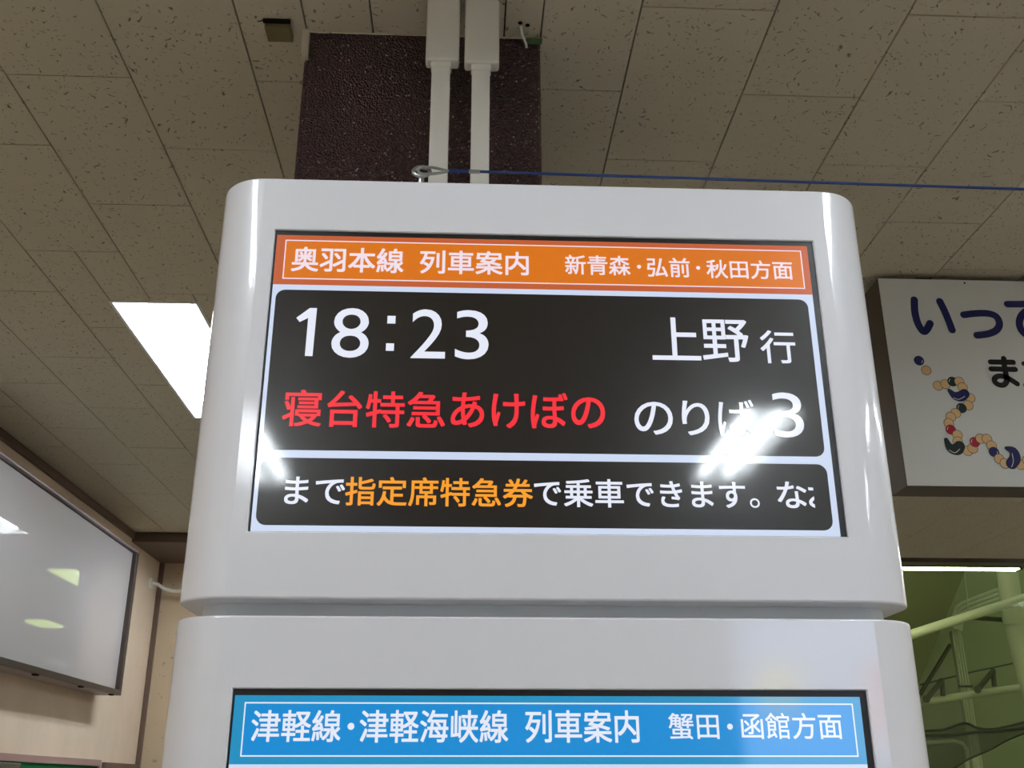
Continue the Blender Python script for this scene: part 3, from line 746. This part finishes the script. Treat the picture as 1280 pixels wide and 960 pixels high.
P = [at3(1255, 670, 9.6), at3(1259, 715, 9.6), at3(1263, 745, 9.6), at3(1269, 780, 9.6), at3(1278, 820, 9.6), at3(1290, 860, 9.6), at3(1302, 900, 9.6)]
link('pipe', tube(nb(), P, .096, 16), M['pipe'], t, True)
link('socket_joint', tube(nb(), [at3(1267.5, 770, 9.6), at3(1269.5, 781, 9.6)], .106, 16), M['pipe'], t, True)
link('support_bar', tube(nb(), [at3(1216, 772, 9.9), at3(1258, 775, 9.65)], .022, 6), M['bracket'], t)
for k in range(4):
    o = 5.2*k
    P = [at3(1192+o*.55, 786+o*.2, 10.2), at3(1191.5+o*.8, 770, 10.2), at3(1195+o*.8, 759+o*.6, 10.2), at3(1203+o*.7, 753.5+o*.85, 10.2), at3(1225+o*.3, 745+o, 10.2), at3(1262+o*.2, 731+o*1.1, 10.2)]
    tag(link('bent_conduit', tube(nb(), P, .017, 8), M['pipe'], None, True),
        'bent conduit turning from the trunking to the thick pipe, ' + ('outermost of four', 'second of four from outside', 'third of four from outside', 'innermost of four')[k], 'conduit', 'bent conduits beyond the window')
# vertical trunking of three ribs
t = thing('cable_trunking', 'ribbed pale vertical cable trunking beyond the window', 'trunking', at3(1210, 960, 10.2))
c0, c1 = at3(1195, 789, 10.3), at3(1222, 958, 10.3); ce = c0+(c1-c0)*1.7
for k in range(4):
    o = Vector((.026*(k-1.5), 0, 0)); link('rib', tube(nb(), [c0+o, ce+o], .0125, 8), M['pipe'], t, True)
bm = nb(); vs = [bm.verts.new(p+Vector((dx, dy, 0))) for p in (c0, ce) for dx, dy in ((-.055, .006), (.055, .006), (.055, .03), (-.055, .03))]
for i in range(4): bm.faces.new((vs[i], vs[(i+1) % 4], vs[4+(i+1) % 4], vs[4+i]))
bm.faces.new(vs[:4]); bm.faces.new(vs[4:]); bmesh.ops.recalc_face_normals(bm, faces=list(bm.faces)); link('back_plate', bm, M['pipe'], t)
q = c0.lerp(c1, .42); link('strap', box(nb(), q.x-.07, q.x+.07, 10.275, 10.289, q.z-CZ-.01, q.z-CZ+.01, .002), M['bracket'], t)
pipe_px('rail_pipe', [(1100, 887, 9.9), (1150, 878, 9.9), (1215, 868, 9.9), (1280, 859, 9.9), (1340, 850, 9.9)], .035, M['pipe'], 'thin pale pipe crossing in front of the trunking low in the window', 'pipe')
pipe_px('thin_cable', [(1150, 856, 10.6), (1215, 840, 10.6), (1290, 824, 10.6)], .008, M['bracket'], 'thin dark cable on the hall wall above the low pipe', 'cable')
for k, (x, y, x2, y2, lab) in enumerate(((1158, 874, 1178, 850, 'left of the trunking'), (1222, 862, 1242, 838, 'right of the trunking'))):
    t = thing('pipe_bracket', 'dark diagonal steel pipe bracket '+lab, 'bracket', at3(x, y, 10.0), 'pipe brackets beyond the window')
    link('diagonal', tube(nb(), [at3(x, y, 9.80), at3(x2, y2, 9.80)], .026, 6), M['bracket'], t)
    link('upright', tube(nb(), [at3(x2-1, y2-2, 9.82), at3(x2+1, y2+20, 9.82)], .022, 6), M['bracket'], t)
    link('pivot', tube(nb(), [at3(x, y, 9.75), at3(x, y, 9.85)], .035, 10), M['bracket'], t)
# wall bracket shapes top right of conduits
pipe_px('strut', [(1188, 806, 10.5), (1150, 868, 10.5)], .02, M['bracket'], 'slim dark strut along the edge of the sloping soffit', 'strut')
pipe_px('hanger_wire', [(1205, 715, 9.8), (1212, 775, 9.8)], .006, M['pipe'], 'thin pale hanger wire above the bent conduits', 'wire')
# slack green netting
t = thing('safety_net', 'dark green netting hanging in slack folds low beyond the window', 'net', at3(1215, 930, 9.3))
M['net'] = bpy.data.materials.new('dark_green_netting'); M['net'].use_nodes = True
nt = M['net'].node_tree; pb = nt.nodes['Principled BSDF']; pb.inputs['Base Color'].default_value = lin((34, 62, 40)); pb.inputs['Roughness'].default_value = .9; pb.inputs['Alpha'].default_value = .62
top = smooth_path([(1100, 920), (1155, 914), (1180, 912), (1205, 904), (1222, 910), (1240, 911.5), (1260, 908), (1290, 901), (1340, 895)], 4)
bot = smooth_path([(1100, 1010), (1155, 985), (1190, 962), (1207, 951), (1222, 944), (1240, 936), (1260, 925), (1290, 914), (1340, 905)], 4)
bm = nb(); rows = []
for j in range(9):
    u = j/8; rows.append([bm.verts.new(at3(a[0]+(b_[0]-a[0])*u, a[1]+(b_[1]-a[1])*u+1.2*math.sin(7*u+i*.5), 9.3+.03*math.sin(u*18+i*.25))) for i, (a, b_) in enumerate(zip(top, bot))])
for j in range(8):
    for i in range(len(top)-1): bm.faces.new((rows[j][i], rows[j][i+1], rows[j+1][i+1], rows[j+1][i]))
link('netting', bm, M['net'], t, True, 80)
for nm, pp, r_ in (('edge_rope', top, .011), ('edge_rope', bot, .008)):
    link(nm, tube(nb(), [at3(a, b_, 9.28) for a, b_ in pp], r_, 6), M['net_rope'], t, True)
pf = smooth_path([(1155, 920), (1190, 919), (1222, 915), (1250, 914), (1300, 908)], 4)
link('net_fold', tube(nb(), [at3(a, b_, 9.27) for a, b_ in pf], .014, 6), M['net_rope'], t, True)
pipe_px('low_pipe', [(1120, 932, 9.9), (1192, 926.5, 9.9), (1203, 930, 9.9), (1208, 938, 9.9), (1211, 990, 9.9)], .022, M['pipe'], 'pale pipe elbow behind the green netting', 'pipe')

# ------------------------------------------------------------------ glowing poster case added on the rear wall for its reflection in the cabinet
t = thing('reflection_poster', 'backlit poster case added out of view on the rear wall for its reflection', 'poster', (3.1, YB, CZ+.2))
link('case', box(nb(), 2.3, 3.85, YB+.0005, YB+.10, .1, 1.5, .004), M['steel'], t)
link('lit_panel', box(nb(), 2.34, 3.81, YB+.1005, YB+.104, .14, 1.46), M['poster1'], t)
link('yellow_patch', box(nb(), 2.5, 2.85, YB+.1045, YB+.106, .55, .95), M['poster2'], t)
link('red_patch', box(nb(), 3.45, 3.65, YB+.1045, YB+.106, .35, 1.0), M['poster3'], t)
